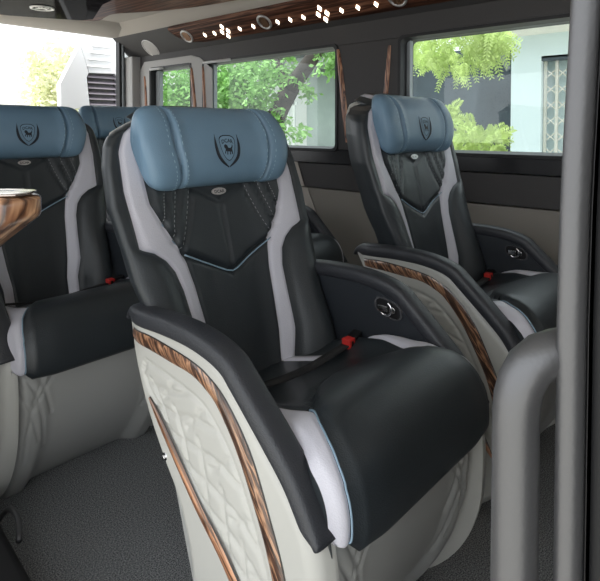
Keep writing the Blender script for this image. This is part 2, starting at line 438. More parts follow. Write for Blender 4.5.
    for s in (-1, 1):   # little white tabs that continue the backrest stripes
        g = []
        for k in range(9):
            y = lerp(.355, .455, k / 8); z = interp(y, [(.30, .492), (.40, .468), (.50, .445)]); a0 = lerp(.108, .086, k / 8); a1 = lerp(.140, .118, k / 8)
            f = lambda a: z + .026 * sm(a, .13, .21) * (1 - .5 * sm(y, .3, .45)) + .003
            g.append([(s * a0, y, f(a0) - .004), (s * (a0 + .002), y, f(a0)), (s * (a1 - .002), y, f(a1)), (s * a1, y, f(a1) - .004)])
        mb.grid(g)
        mb.build('stripe_tab', M['white'], cush, smooth=True); mb = MB()
    # ---- belt and buckle
    mb = MB(); bp = catmull([(-.222, .372, .515), (-.17, .362, .505), (-.08, .345, .494), (.02, .335, .492), (.10, .330, .500), (.175, .333, .505)], 24)
    g = [[p + Vector((.002, -.011, -.0035)), p + Vector((0, -.011, 0)), p + Vector((0, .011, 0)), p + Vector((.002, .011, -.0035))] for p in bp]
    mb.grid(g); mb.build('seat_belt', M['web'], root, smooth=True)
    mb = MB(); mb.prism([(.170, .318, .492), (.170, .345, .492), (.170, .345, .513), (.170, .318, .513)], (.058, .012, .006))
    bk = mb.build('belt_buckle', M['black'], root, bevel=.004)
    mb = MB(); mb.box((.163, .320, .494), (.186, .343, .517))
    rb = mb.build('release_button', M['red'], bk, bevel=.002); rb['label'] = 'red release button'
    # ---- arms (left is built, right mirrored)
    Fr = catmull([(.235, 0, 0), (.16, .030, 0), (.088, .11, 0), (.045, .21, 0), (.036, .31, 0), (.040, .39, 0), (.056, .440, 0), (.098, .485, 0), (.139, .522, 0), (.182, .567, 0), (.226, .604, 0), (.275, .627, 0), (.34, .634, 0), (.42, .634, 0), (.50, .631, 0), (.545, .628, 0)], 150)
    Rr = catmull([(.36, 0, 0), (.335, .12, 0), (.335, .25, 0), (.372, .345, 0), (.415, .40, 0), (.46, .46, 0), (.51, .55, 0), (.55, .60, 0), (.565, .618, 0), (.57, .626, 0)], 150)
    # quilt lines
    G1 = [(.50, .575), (.384, .570), (.299, .560), (.255, .535), (.205, .485), (.160, .400), (.135, .340), (.115, .26), (.11, .20)]
    G2 = [(.455, .515), (.43, .478), (.386, .430), (.345, .390), (.315, .364), (.28, .335), (.245, .310), (.19, .26), (.14, .20)]
    g1 = catmull([(*p, 0) for p in G1], 60); g2 = catmull([(*p, 0) for p in G2], 60)
    lerpG = lambda q, s: (lambda i: (lerp(g1[i][0], g2[i][0], q), lerp(g1[i][1], g2[i][1], q)))(int(clamp(s) * 60))
    ql = [[lerpG(.12, s / 20) for s in range(1, 20)], [lerpG(.86, s / 20) for s in range(2, 19)]]
    for k in range(7):
        s0_ = -.12 + k * .15
        ql.append([lerpG(lerp(.86, .12, (t / 9) ** 1.25), s0_ + .40 * (t / 9)) for t in range(10)])
        ql.append([lerpG(lerp(.50, .14, t / 5), s0_ + .13 + .04 * (t / 5)) for t in range(6)][::1])
        ql.append([lerpG(lerp(.46, .86, t / 5), s0_ + .20 + .15 * (t / 5)) for t in range(6)])
    def qrelief(y, z):
        if z < .18 or z > .60: return 0
        return .0052 * groove((y, z), ql, .0042)
    def shx(q, t, y, z):
        """distance of the shell skin outward from the centre"""
        e = .0
        if q < .10: e = (1 - q / .10)
        rnd = .034 * (1 - math.sqrt(max(0, 1 - e * e)))
        e2 = max(0, (q - .93) / .07); rnd += .020 * (1 - math.sqrt(max(0, 1 - e2 * e2)))
        wrap = .035 * sm(y, .46, .60) ** 1.5
        bul = .006 * math.sin(clamp(z / .6) * PI) + .02 * sm(.25 - z, 0, .25) * 0
        return .270 + bul - rnd - wrap
    def shell_pt(y, z): return .270 + .006 * math.sin(clamp(z / .6) * PI) - .035 * sm(y, .46, .60) ** 1.5
    wo1 = catmull([(.527, .612, 0), (.46, .617, 0), (.384, .612, 0), (.330, .606, 0), (.286, .595, 0), (.236, .568, 0), (.178, .508, 0), (.132, .423, 0), (.103, .355, 0), (.085, .27, 0), (.080, .20, 0), (.095, .15, 0)], 90)
    wi1 = catmull([(.520, .590, 0), (.46, .590, 0), (.384, .585, 0), (.335, .582, 0), (.299, .572, 0), (.258, .549, 0), (.208, .492, 0), (.160, .410, 0), (.133, .348, 0), (.113, .27, 0), (.104, .20, 0), (.100, .15, 0)], 90)
    wo2 = catmull([(.450, .505, 0), (.422, .486, 0), (.371, .443, 0), (.301, .379, 0), (.225, .318, 0), (.150, .235, 0), (.118, .17, 0)], 60)
    wi2 = catmull([(.452, .500, 0), (.432, .474, 0), (.383, .424, 0), (.315, .360, 0), (.243, .300, 0), (.165, .215, 0), (.118, .165, 0)], 60)
    ptop = catmull([(.580, .618, 0), (.568, .638, 0), (.540, .652, 0), (.48, .659, 0), (.405, .662, 0), (.33, .660, 0), (.27, .650, 0), (.23, .635, 0), (.203, .613, 0), (.162, .577, 0), (.127, .545, 0), (.088, .506, 0), (.060, .466, 0), (.044, .440, 0), (.038, .428, 0)], 90)
    for s in (-1, 1):
        mb = MB(); rows = []
        for F, R in zip(Fr, Rr):
            t = 0; r = []
            for j in range(101):
                q = j / 100; y = lerp(F[0], R[0], q); z = lerp(F[1], R[1], q)
                x = shx(q, 0, y, z) - qrelief(y, z)
                r.append((s * x, y, z))
            rows.append(r)
        mb.grid(rows)
        # inner skin closing the shell
        inn = [[(s * .236, lerp(F[0], R[0], q), lerp(F[1], R[1], q)) for q in (0, .25, .5, .75, .9)] + [(s * (shell_pt(R[0], R[1]) - .035), R[0], R[1])] for F, R in zip(Fr[::3], Rr[::3])]
        mb.grid(inn)
        mb.grid([[rows[i][0] for i in range(0, 151, 3)], [inn[i][0] for i in range(51)]]); mb.grid([[rows[i][-1] for i in range(0, 151, 3)], [inn[i][-1] for i in range(51)]])
        shell = mb.build('side_shell', M['shell'], root, smooth=True)
        for nm, o_, i_, m_ in (('wood_inlay', wo1, wi1, 'wood'), ('wood_inlay', wo2, wi2, 'wood2')):
            mb = MB(); g = []
            for a, b in zip(o_, i_):
                row = []
                for q in (0, .07, .25, .45, .65, .85, 1):
                     y = lerp(a[0], b[0], q); z = lerp(a[1], b[1], q); row.append((s * (shell_pt(y, z) + .0005 + .0035 * math.sin(q * PI) ** .6), y, z))
                g.append(row)
            mb.grid(g, matf=lambda i, j: 1 if j == 0 else 0)
            mb.build(nm, [M[m_], M['edge']], shell, smooth=True)
        # pad
        mb = MB(); g = []
        for i, p in enumerate(ptop):
            t = (ptop[min(i + 1, 90)] - ptop[max(i - 1, 0)]).normalized(); nr = Vector((t[1], -t[0]))  # pointing down/in
            if i < 45 and nr[1] > 0: nr = -nr
            if i >= 45 and nr[0] < 0: nr = -nr
            k = sm(i, -2, 6) * (1 - .10 * sm(i, 62, 90)) * (1 - .55 * sm(i, 84, 90) ** 2); th = .036 * max(k, .35)
            xo = shell_pt(p[0], .3) + .004 * 0 + .001; xi = .230 - .035 * sm(p[0], .46, .60) ** 1.5 - .002
            sec = []
            for a in range(16):
                an = 2 * PI * a / 16; cx, cy_ = math.cos(an), math.sin(an)
                ex = math.copysign(abs(cx) ** .6, cx) * .5 + .5; ey = math.copysign(abs(cy_) ** .6, cy_) * .5 + .5
                X = lerp(xi, xo + .002, ex); d = (1 - ey) * th
                sec.append((s * X, p[0] + nr[0] * d, p[1] + nr[1] * d))
            g.append(sec)
        mb.grid(g, wrap=True); o = 0; mb.f.append(tuple(range(16))); mb.m.append(0); e = 90 * 16; mb.f.append(tuple(range(e, e + 16))); mb.m.append(0)
        mb.build('arm_pad', M['pad'], shell, smooth=True)
        mb = MB(); g = []
        for i, p in enumerate(ptop[4:82]):
            y0, z0 = p[0], p[1]; e = interp(y0, [(.03, .16), (.1, .22), (.3, .33), (.58, .44)])
            g.append([(s * (.2335 - .035 * sm(lerp(y0, e, q), .46, .60) ** 1.5), lerp(y0 + .006, e, q), lerp(z0 - .012, .38, q)) for q in (0, .2, .5, 1)])
        mb.grid(g); mb.build('inner_panel', M['panel'], shell, smooth=True)
        # control recess
        mb = MB(); cx, cz = .262, .586; ring = []
        for k in range(32):
            a = 2 * PI * k / 32; c_, s_ = math.cos(a), math.sin(a)
            ring.append((.036 * math.copysign(abs(c_) ** .75, c_), .020 * math.copysign(abs(s_) ** .75, s_)))
        R_ = lambda q, dx: [(s * (.2335 - dx), cx + x * q, cz + z * q - .18 * x * q * -1) for x, z in ring]
        mb.grid([R_(1.05, 0), R_(1.03, .004), R_(.93, .004), R_(.90, .000)], wrap=True, mi=1)
        mb.add(R_(.91, .001), [tuple(range(32))], 0)
        cb = mb.build('seat_control', [M['black'], M['bezel']], shell, smooth=False)
        mb = MB(); arc = [(s * .2275, cx + .004 - .016 * math.cos(a), cz + .015 * math.sin(a)) for a in [lerp(-2.4, 1.2, k / 14) for k in range(15)]]
        mb.tube(arc, .0032, 8); mb.box((s * .232, cx - .002, cz - .006), (s * .224, cx + .024, cz + .007)); mb.disc((s * .232, cx - .014, cz), (-s, 0, 0), .008, .007)
        mb.build('control_lever', M['chrome'], cb, bevel=.0012)
        # bolt on the rear edge
        mb = MB(); mb.disc((s * .268, .402, .412), (s, 0, 0), .007, .008); mb.disc((s * .268, .402, .412), (s, 0, 0), .0035, .012)
        mb.build('bolt', M['chrome'], shell, bevel=.001)
    # ---- base
    bl = [[(.235, .40), (.19, .33), (.165, .24), (.15, .15)], [(.20, .40), (.165, .33), (.14, .25)], [(.15, .40), (.19, .30), (.205, .20), (.20, .12)], [(.10, .395), (.16, .33), (.20, .26)], [(.235, .34), (.20, .28), (.17, .18)]]
    _b = catmull([(0, .225, 0), (.03, .195, 0), (.10, .140, 0), (.19, .092, 0), (.30, .062, 0), (.402, .055, 0)], 80); bq = lambda z: interp(z, [(p[0], p[1]) for p in _b])
    _f = catmull([(0, .040, 0), (.05, .030, 0), (.15, .018, 0), (.30, .008, 0), (.402, 0, 0)], 60); fq = lambda z: interp(z, [(p[0], p[1]) for p in _f])
    mb = MB(); rows = []
    for i in range(100):
        z = .402 * (1 - i / 99); yf = bq(z); r = []
        for j in range(101):
            u = -.232 + .464 * j / 100; a = abs(u)
            foot = fq(z)
            y = yf - foot * sm(a, .13, .18) * (1 if True else 0) + .02 * sm(a, .20, .232) ** 2 + .005 * groove((a, z), bl, .0042)
            r.append((u, y, z))
        rows.append(r)
    mb.grid(rows)
    mb.grid([rows[0], [(p[0], .46, p[2]) for p in rows[0]], [(p[0], .32, 0) for p in rows[0]], rows[-1]])
    mb.grid([[r[0] for r in rows], [(-.232, .32 + .14 * r[0][2] / .402, r[0][2]) for r in rows]]); mb.grid([[r[-1] for r in rows], [(.232, .32 + .14 * r[0][2] / .402, r[0][2]) for r in rows]])
    mb.build('seat_base', M['base'], root, smooth=False)
    return root

def text_mb(txt, size, fn):
    cu = bpy.data.curves.new('t', 'FONT'); cu.body = txt; cu.size = size; cu.align_x = 'CENTER'; cu.align_y = 'CENTER'; cu.resolution_u = 3; cu.offset = size * .02
    ob = bpy.data.objects.new('t', cu); COL.objects.link(ob)
    bpy.context.view_layer.update()
    ev = ob.evaluated_get(bpy.context.evaluated_depsgraph_get()); me = ev.to_mesh()
    mb = MB(); mb.add([fn(v.co.x, v.co.y) for v in me.vertices], [tuple(p.vertices) for p in me.polygons])
    ev.to_mesh_clear(); bpy.data.objects.remove(ob); bpy.data.curves.remove(cu)
    return mb

seat = make_seat()
for p in list(COL.objects):     # smooth base by angle-free weighted normals
    if p.name.startswith('seat_base'):
        p.data.polygons.foreach_set('use_smooth', [True] * len(p.data.polygons))
GR = 'captain seats with blue headrests'
seats = [
 ((.835, .43, 0), 0, 0, 'nearest charcoal leather seat with blue headrest, fully visible in the centre'),
 ((1.605, .43, 0), .08, .01, 'charcoal seat with blue headrest by the large right window, beside the nearest seat'),
 ((.77, 1.385, 0), .0, .03, 'charcoal seat with blue headrest at the left, directly behind the nearest seat'),
 ((1.605, 1.385, 0), .0, .0, 'charcoal seat by the wall, mostly hidden behind the nearest seat, its armrest showing'),
 ((1.64, 2.32, 0), .01, .07, 'rearmost charcoal seat with pale blue headrest in front of the louvred vent'),
]
for i, (loc, dy, dz, lab) in enumerate(seats):
    o = seat if i == 0 else copy_tree(seat)
    o.location = loc
    for ch in [x for x in COL.objects if x.parent == o]:
        if i == 2 and ch.name.split('.')[0] in ('seat_cushion', 'seat_belt', 'belt_buckle'): ch.location = (0, 0, -.025)
        if ch.name.split('.')[0] in ('backrest', 'back_shell', 'headrest'): ch.location = (0, 0, dz); ch.rotation_euler = (dy, 0, 0)
    tag(o, lab, 'seat', GR)

# ------------------------------------------------------------------ VAN INTERIOR
XW = 2.15
mb = MB(); mb.box((.12, -1.3, -.06), (2.30, 3.60, 0)); struct(mb, 'floor', M['carpet'])
wins = [(.10, 1.335), (1.70, 2.745), (2.875, 3.33)]
# right wall: lower panel, mid dark panel, strip under windows, pillars, band above
mb = MB(); mb.box((XW, -1.3, .822), (XW + .10, 3.60, .893), 1)
mb.box((XW + .004, -1.3, .695), (XW + .10, 3.60, .818), 0)
mb.box((XW, -1.3, 1.405), (XW + .10, 3.60, 1.54), 0)
ys = [-1.3] + [v for w in wins for v in w] + [3.60]
for a, b in zip(ys[0::2], ys[1::2]): mb.box((XW, a, .893), (XW + .10, b, 1.405), 0)
mb.box((XW + .006, -1.3, .2), (XW + .10, 3.60, .69), 2)
mb.box((XW + .02, -1.3, -.06), (XW + .10, 3.60, .2), 2)
struct(mb, 'wall_right', [M['wall'], M['walld'], M['taupe']], bevel=.003)
# sloping upper wall behind the wooden light strip
mb = MB()
prof_ = [(XW + .10, 1.50), (XW, 1.50), (2.125, 1.523), (2.018, 1.628), (2.018, 1.72), (XW + .10, 1.72)]
mb.prism([(x, -1.3, z) for x, z in prof_], (0, 4.9, 0)); struct(mb, 'trim_1', M['wall'], bevel=.004)
mb = MB(); mb.prism([(x, -1.3, z) for x, z in [(2.030, 1.62), (2.014, 1.634), (1.97, 1.672), (1.93, 1.71), (2.030, 1.715)]], (0, 4.9, 0)); struct(mb, 'trim_17', M['head'], bevel=.004)
# pale panel round the small rear window
mb = MB(); yy = [2.66, 2.865, 3.335, 3.46]
mb.prism([(XW - .006, 2.66, .70), (XW - .006, 2.865, .70), (XW - .006, 2.865, 1.46), (XW - .006, 2.78, 1.44), (XW - .006, 2.66, 1.36)], (.006, 0, 0))
mb.prism([(XW - .006, 3.335, .70), (XW - .006, 3.46, .70), (XW - .006, 3.46, 1.40), (XW - .006, 3.40, 1.46), (XW - .006, 3.335, 1.46)], (.006, 0, 0))
mb.box((XW - .006, 2.865, 1.41), (XW, 3.335, 1.46)); mb.box((XW - .006, 2.865, .70), (XW, 3.335, .89))
struct(mb, 'trim_2', M['lgrey'], bevel=.002)
# beige slant-edged patch on the wall below the middle window
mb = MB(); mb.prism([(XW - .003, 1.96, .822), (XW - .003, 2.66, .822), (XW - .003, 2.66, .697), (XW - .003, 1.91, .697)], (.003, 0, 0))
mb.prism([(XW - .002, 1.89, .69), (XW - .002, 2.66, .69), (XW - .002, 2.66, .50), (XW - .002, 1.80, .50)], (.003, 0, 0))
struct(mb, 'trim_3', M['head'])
for n, (a, b) in enumerate(wins):
    z0, z1 = .893, 1.405; t = .022
    mb = MB(); g = []
    for (q, x) in ((-.010, XW - .004), (-.010, XW + .0), (.0, XW - .006), (t, XW + .004), (t, XW + .07), (-.01, XW + .075)):
        pass
    # rounded rubber frame
    def rr(off, x, rad):
        A, B, C, D = a + off, b - off, z0 + off, z1 - off; out = []
        for cy_, cz_, s0 in ((B - rad, D - rad, 0), (A + rad, D - rad, 1), (A + rad, C + rad, 2), (B - rad, C + rad, 3)):
            for k in range(7):
                an = PI / 2 * (s0 + k / 6); out.append((x, cy_ + rad * math.cos(an), cz_ + rad * math.sin(an)))
        return out
    mb.grid([rr(-.012, XW + .001, .03), rr(-.010, XW - .007, .03), rr(.004, XW - .007, .025), rr(.012, XW + .03, .025), rr(.012, XW + .09, .025), rr(-.005, XW + .092, .03)], wrap=True)
    w = struct(mb, 'window_%d' % (n + 1), M['rubber'], smooth=False)
    mb = MB(); mb.box((XW + .060, a + .008, z0 + .008), (XW + .064, b - .008, z1 - .008)); mb.build('glass_pane', M['glass'], w)
    mb = MB(); mb.box((XW + .030, b - (.030 if n == 0 else .060), z0 + .012), (XW + .058, b - .012, z1 - .012)); mb.build('sliding_frame', M['jamb'], w, bevel=.003)
    if n: mb = MB(); mb.tube([(XW - .012, b - .26 if n == 1 else b - .16, z1 - .004), (XW - .012, b - .01, z1 - .004)], .008, 10); mb.build('blind_rail', M['wrod'], w, smooth=True)
# copper wood blades on the pillars
blades = [((1.69, 1.385), (1.655, 1.12), (1.628, .93), .034, 0), ((1.392, 1.375), (1.418, 1.10), (1.425, .93), .026, 0), ((2.952, 1.40), (2.905, 1.25), (2.862, 1.04), .040, 1), ((2.83, 1.395), (2.80, 1.25), (2.785, 1.04), .030, 1), ((3.395, 1.36), (3.385, 1.25), (3.375, 1.03), .026, 1)]
blades[2] = ((2.862, 1.38), (2.842, 1.22), (2.815, 1.02), .036, 1); blades[3] = ((2.745, 1.38), (2.735, 1.22), (2.722, 1.02), .026, 1)
for i, (a, b, c, w, lift) in enumerate(blades):
    q = catmull([(*a, 0), (*b, 0), (*c, 0)], 24); mb = MB(); g = []
    for k, p in enumerate(q):
        t = k / 24; ww = w * .5 * math.sin(clamp(t * .93 + .07) * PI) ** .5 if t < .5 else w * .5 * (.85 + .15 * math.cos((t - .5) * 2))
        x = XW - .004 - (.006 if lift else 0)
        g.append([(x + .004, p[0] - ww, p[1]), (x - .003, p[0] - ww * .6, p[1]), (x - .004, p[0], p[1]), (x - .003, p[0] + ww * .6, p[1]), (x + .004, p[0] + ww, p[1])])
    mb.grid(g); struct(mb, 'trim_%d' % (4 + i), M['woodv'], smooth=True)
# sloped wood strip: from (2.128,1.535) to (2.015,1.64)
pA, pB = Vector((2.120, 0, 1.523)), Vector((2.012, 0, 1.628)); sd = (pB - pA).normalized(); nn = Vector((-sd.z, 0, sd.x)) * 1
if nn.x > 0: nn = -nn
def strip(y, q, d): p = pA.lerp(pB, q) + nn * d; return (p.x, y, p.z)
mb = MB(); g = []
ysr = [2.93, 2.91, 2.87, 2.80, 2.70] + [2.6 - i * .2 for i in range(20)]
for y in ysr:
    lo = interp(y, [(-2, 0), (2.70, 0), (2.80, .10), (2.87, .30), (2.91, .5), (2.93, .75)]); hi = interp(y, [(2.7, 1), (2.91, 1), (2.93, .95)])
    g.append([strip(y, lo, 0), strip(y, lerp(lo, hi, .04), .006), strip(y, lerp(lo, hi, .3), .010), strip(y, lerp(lo, hi, .7), .010), strip(y, lerp(lo, hi, .96), .006), strip(y, hi, 0)])
mb.grid(g); strip_o = struct(mb, 'trim_9', M['woodc'], smooth=True)
# lights
LG = 'diamond lights along the wooden strip'
def diamond(y, q, sz, lab):
    mb = MB(); c = Vector(strip(y, q, .011)); ay = Vector((0, -1, 0)); az = sd
    p = [c + ay * sz * .8, c + az * sz * 1.15, c - ay * sz * .8, c - az * sz * 1.15]
    mb.prism(p, nn * .003)
    return mb
dl = [2.665 - .115, 2.58 - .115]
order = [('s', 2.635), ('s', 2.545), ('c', 2.45), ('s', 2.325), ('s', 2.215), ('s', 2.03), ('s', 1.94), ('s', 1.85), ('c', 1.725), ('s', 1.61), ('s', 1.515), ('s', 1.415), ('c', 1.15), ('s', 1.0), ('s', .9)]
names = ['first', 'second', '', 'third', 'fourth', 'fifth', 'sixth', 'seventh', '', 'eighth', 'ninth', 'tenth', '', 'eleventh', 'twelfth']
cl = 0
for (k, y), nm in zip(order, names):
    if k == 's':
        if y < 1.35: continue
        o = diamond(y, .36, .0135, '').build('diamond_light', M['led']); tag(o, 'small lit diamond on the dark wood strip, %s single diamond from its rear end' % nm, 'light', LG)
    else:
        if y < 1.35: continue
        root = empty('diamond_light_cluster', strip(y, .36, 0)); off = Vector(strip(y, .36, 0))
        for dy, dq in ((.027, 0), (-.027, 0), (0, .22), (0, -.22)):
            mb = diamond(y + dy, .36 + dq, .0155, ''); mb.v = [tuple(Vector(v) - off) for v in mb.v]; mb.build('lamp', M['led'], root)
        tag(root, ('cluster of four lit diamonds between the rear end vent and the middle vent' if cl == 0 else 'cluster of four lit diamonds above the right edge of the middle window'), 'light', 'four-diamond light clusters'); cl += 1
for k, (y, lab) in enumerate([(2.80, 'round silver air vent with bronze slats at the rear end of the wood strip'), (2.12, 'round silver air vent between diamond lights above the middle window'), (1.30, 'round silver air vent at the top edge, right of the diamond lights')]):
    c = Vector(strip(y, .45, .008)); root = empty('air_vent', c); mb = MB()
    a = Vector((0, 1, 0)); rows = []
    for rr_, d in ((.047, 0), (.047, .006), (.042, .011), (.036, .009), (.034, .002)):
        rows.append([(a * math.cos(2 * PI * j / 32) + sd * math.sin(2 * PI * j / 32)) * rr_ + nn * d for j in range(32)])
    mb.grid(rows, wrap=True); mb.build('ring', M['silver'], root, smooth=True)
    mb = MB(); mb.prism([(a * math.cos(2 * PI * j / 32) + sd * math.sin(2 * PI * j / 32)) * .035 + nn * .001 for j in range(32)], nn * .001); mb.build('backing', M['edge'], root)
    for t in (-.018, -.006, .006, .018):
        mb = MB(); w = math.sqrt(.033 ** 2 - t * t); p = [a * (t - .004) - sd * w, a * (t + .003) - sd * w, a * (t + .003) + sd * w, a * (t - .004) + sd * w]
        mb.prism([q + nn * .003 for q in p], nn * .004 + a * .003); mb.build('slat', M['bronze'], root)
    tag(root, lab, 'vent', 'round air vents in the wood strip')
# speaker
spc = Vector((2.118, 3.27, 1.545)); root = empty('ceiling_speaker', spc); a = Vector((0, 1, 0)); mb = MB()
rows = [[(a * math.cos(2 * PI * j / 36) + sd * math.sin(2 * PI * j / 36)) * r + nn * d for j in range(36)] for r, d in ((.074, -.02), (.074, .010), (.068, .014), (.064, .011))]
mb.grid(rows, wrap=True); mb.build('ring', M['silver'], root, smooth=True)
mb = MB(); mb.grid([[(a * math.cos(2 * PI * j / 36) + sd * math.sin(2 * PI * j / 36)) * r + nn * d for j in range(36)] for r, d in ((.065, .010), (.045, .014), (.02, .016), (.001, .017))], wrap=True); mb.build('grille', M['grille'], root, smooth=True)
tag(root, 'round grey speaker grille in the upper rear corner of the side wall', 'speaker')
# ceiling; its overhang past the door side is added to block the sun
mb = MB(); mb.box((-.25, -1.3, 1.70), (2.30, 3.62, 1.78)); struct(mb, 'ceiling', M['head'])
# rear header and pillar
mb = MB(); mb.prism([(.10, 3.52, 1.632), (.10, 3.62, 1.632), (.10, 3.62, 1.72), (.10, 3.36, 1.72), (.10, 3.40, 1.67)], (2.03, 0, 0)); struct(mb, 'wall_back', M['head'], bevel=.01)
mb = MB(); mb.box((2.085, 3.46, -.06), (2.25, 3.60, 1.50)); mb.box((.10, 3.54, -.06), (2.10, 3.60, .62)); struct(mb, 'trim_10', M['lgrey'], bevel=.008)
mb = MB(); mb.box((2.045, 3.56, .6), (2.088, 3.61, 1.64)); struct(mb, 'trim_11', M['rubber'], bevel=.004)
mb = MB(); mb.box((2.062, 3.545, .9), (2.075, 3.562, 1.62)); struct(mb, 'trim_12', M['jamb'], bevel=.003)
mb = MB(); mb.box((.10, -.80, -.06), (2.149, -.74, 1.25)); mb.box((.10, -.74, -.06), (.18, -.40, 1.25)); struct(mb, 'front_light_block', M['wall'])  # unseen partition, added to keep front light off the seat bases
# left wall behind the sliding door, window to the aisle
mb = MB(); mb.box((.10, 1.15, -.06), (.18, 3.6, .88)); mb.box((.10, 1.15, 1.42), (.18, 3.6, 1.72)); mb.box((.10, 1.15, .88), (.18, 1.35, 1.42)); mb.box((.10, 2.25, .88), (.18, 2.5, 1.42)); mb.box((.10, 3.4, .88), (.18, 3.6, 1.42)); struct(mb, 'wall_left', M['wall'], bevel=.004)
# ceiling console: wood ring and gloss panel
zc_ = 1.655
outl = catmull([(.95, 3.462, 0), (1.23, 3.455, 0), (1.50, 3.31, 0), (1.66, 3.25, 0), (1.705, 3.19, 0), (1.675, 3.06, 0), (1.665, 2.93, 0), (1.76, 2.74, 0), (1.86, 2.46, 0), (1.91, 2.10, 0), (1.92, 1.6, 0)], 50)
poly = [(p[0], p[1]) for p in outl] + [(.42, 1.6), (.42, 3.46)]
root = empty('ceiling_console', (1.17, 2.6, zc_)); mb = MB(); mb.prism([(x - 1.17, y - 2.6, 0) for x, y in poly], (0, 0, .045)); mb.build('wood_ring', M['woodc'], root, bevel=.006)
mb = MB(); gp = [(.60, 3.35), (1.25, 3.37), (1.45, 3.28), (1.60, 3.20), (1.625, 3.12), (1.47, 2.72), (1.40, 2.3), (1.38, 1.8), (.60, 1.8)]
mb.prism([(x - 1.17, y - 2.6, -.012) for x, y in gp], (0, 0, .012)); mb.build('gloss_panel', M['gloss'], root, bevel=.004)
tag(root, 'dark glossy ceiling console with wood surround above the rear seats', 'console')
lc = Vector((1.285, 3.02, zc_ - .0125)); r2 = MB()
r2.grid([[(math.cos(2 * PI * j / 32) * r + lc.x - 1.17, math.sin(2 * PI * j / 32) * r + lc.y - 2.6, -.0125 - d) for j in range(32)] for r, d in ((.062, 0), (.060, .006), (.050, .006), (.048, 0))], wrap=True)
lion = [(-.013, .006), (-.012, .011), (-.007, .013), (-.002, .010), (.000, .005), (.006, .004), (.010, .006), (.013, .010), (.015, .011), (.0145, .006), (.012, .002), (.013, -.010), (.010, -.0105), (.009, -.005), (.006, -.004), (.006, -.011), (.003, -.011), (.003, -.004), (-.002, -.004), (-.003, -.011), (-.006, -.011), (-.005, -.003), (-.011, -.009), (-.0135, -.008), (-.009, .002)]
r2.prism([(lc.x - 1.17 + x * 2.2, lc.y - 2.6 + z * 2.2, -.0125) for x, z in lion], (0, 0, -.004))
r2.build('emblem', M['silver'], root)
# ------------------------------------------------------------------ near objects: handrail, pillar, wooden arm tip, step trim
mb = MB(); path = catmull([(.4445, .166, .02), (.4445, .166, .40), (.4445, .166, .70), (.4445, .166, .770), (.448, .163, .795), (.457, .155, .812), (.472, .1425, .818), (.482, .134, .819)], 60)
root = empty('grab_rail', (.4445, .166, 0)); mb.v = []; mb.tube([p - Vector((.4445, .166, 0)) for p in path], .0183, 28); mb.build('rail', M['steel'], root, smooth=True)
mb = MB(); mb.disc((0, 0, 0), (0, 0, 1), .032, .02); mb.build('floor_flange', M['steel'], root, bevel=.004)
tag(root, 'matt silver tubular grab rail bending into the dark door pillar', 'rail')
mb = MB(); g = []
Pd = Vector((math.sin(math.radians(47.9)), math.cos(math.radians(47.9)), 0)); Pr = Vector((Pd.y, -Pd.x, 0))
def post(lat0, lat1, dep0, dep1, mat_, name):
    mb = MB(); g = []
    for k in range(41):
        z = lerp(0, 1.70, k / 40); lean = interp(z, [(0, 0), (.67, .0015), (.86, .0015), (.95, .003), (1.10, .009), (1.70, .04)])
        wd = lat1 - lat0; c = [(lat0 + wd * (1 - math.cos(q)) / 2, dep0 + .010 * (1 - math.sin(q))) for q in [PI * i / 10 for i in range(11)]] + [ (lat1 + .03, dep1), (lat0 + .03, dep1)]
        g.append([Pr * (a + lean) + Pd * b + Vector((0, 0, z)) for a, b in c])
    mb.grid(g, wrap=True); return struct(mb, name, mat_, smooth=True)
post(.200, .2225, .420, .47, M['steel'], 'trim_13')
post(.2220, .2250, .426, .47, M['rubber'], 'trim_14')
post(.2245, .2420, .412, .47, M['black'], 'trim_15')
post(.2415, .36, .418, .47, M['black'], 'trim_16')
# wooden arm tip
def arm_tip():
    root = empty('wooden_armrest', (.24, .66, 0)); c = Vector((.24, .66, 0))
    out = Vector((.644, -.765, 0)) ; fw = Vector((.62, -.78, 0)).normalized(); sdw = Vector((.78, .62, 0)).normalized()
    mb = MB(); g = []
    for k in range(25):
        t = k / 24; s = lerp(-.32, .0345, t); e = clamp((s + .002) / .0365)
        rnd = math.sqrt(max(0, 1 - e ** 3)) if e > 0 else 1
        top = .926; bot = interp(s, [(-.32, .74), (-.05, .838), (-.022, .862), (0.0, .880), (.020, .893), (.0345, .899)])
        w = .040 * max(rnd, .15); mid = (top + bot) / 2; hh_ = (top - bot) / 2 * max(rnd, .6)
        sec = []
        for a in range(24):
            an = 2 * PI * a / 24; x_, z_ = math.cos(an), math.sin(an)
            x_ = math.copysign(abs(x_) ** .45, x_) * w; z_ = math.copysign(abs(z_) ** .45, z_) * hh_ + mid
            p = fw * s + sdw * x_; sec.append((p.x, p.y, z_))
        g.append(sec)
    mb.grid(g, wrap=True); mb.f.append(tuple(range(24 * 24, 25 * 24))); mb.m.append(0); mb.f.append(tuple(range(24))); mb.m.append(0)
    mb.build('wooden_body', M['woodt'], root, smooth=True)
    mb = MB(); p = []
    for a in range(32):
        an = 2 * PI * a / 32; x_ = math.copysign(abs(math.cos(an)) ** .45, math.cos(an)); y_ = math.copysign(abs(math.sin(an)) ** .45, math.sin(an))
        q = fw * (-.143 + x_ * .170) + sdw * y_ * .032; p.append((q.x, q.y, .9255))
    mb.prism(p, (0, 0, .003)); t = mb.build('glossy_top', M['topcoat'], root, bevel=.001); t['label'] = 'glossy reflective top plate'
    mb = MB(); q = fw * -.30; mb.tube([(q.x, q.y, .80), (q.x, q.y, 0)], .03, 16); mb.build('post', M['black'], root, smooth=True)
    return tag(root, 'glossy brown wood-grain armrest tip at the left edge, in front of the left seat', 'armrest')
arm_tip()
root = empty('door_step_trim', (.32, 1.1, 0)); mb = MB()
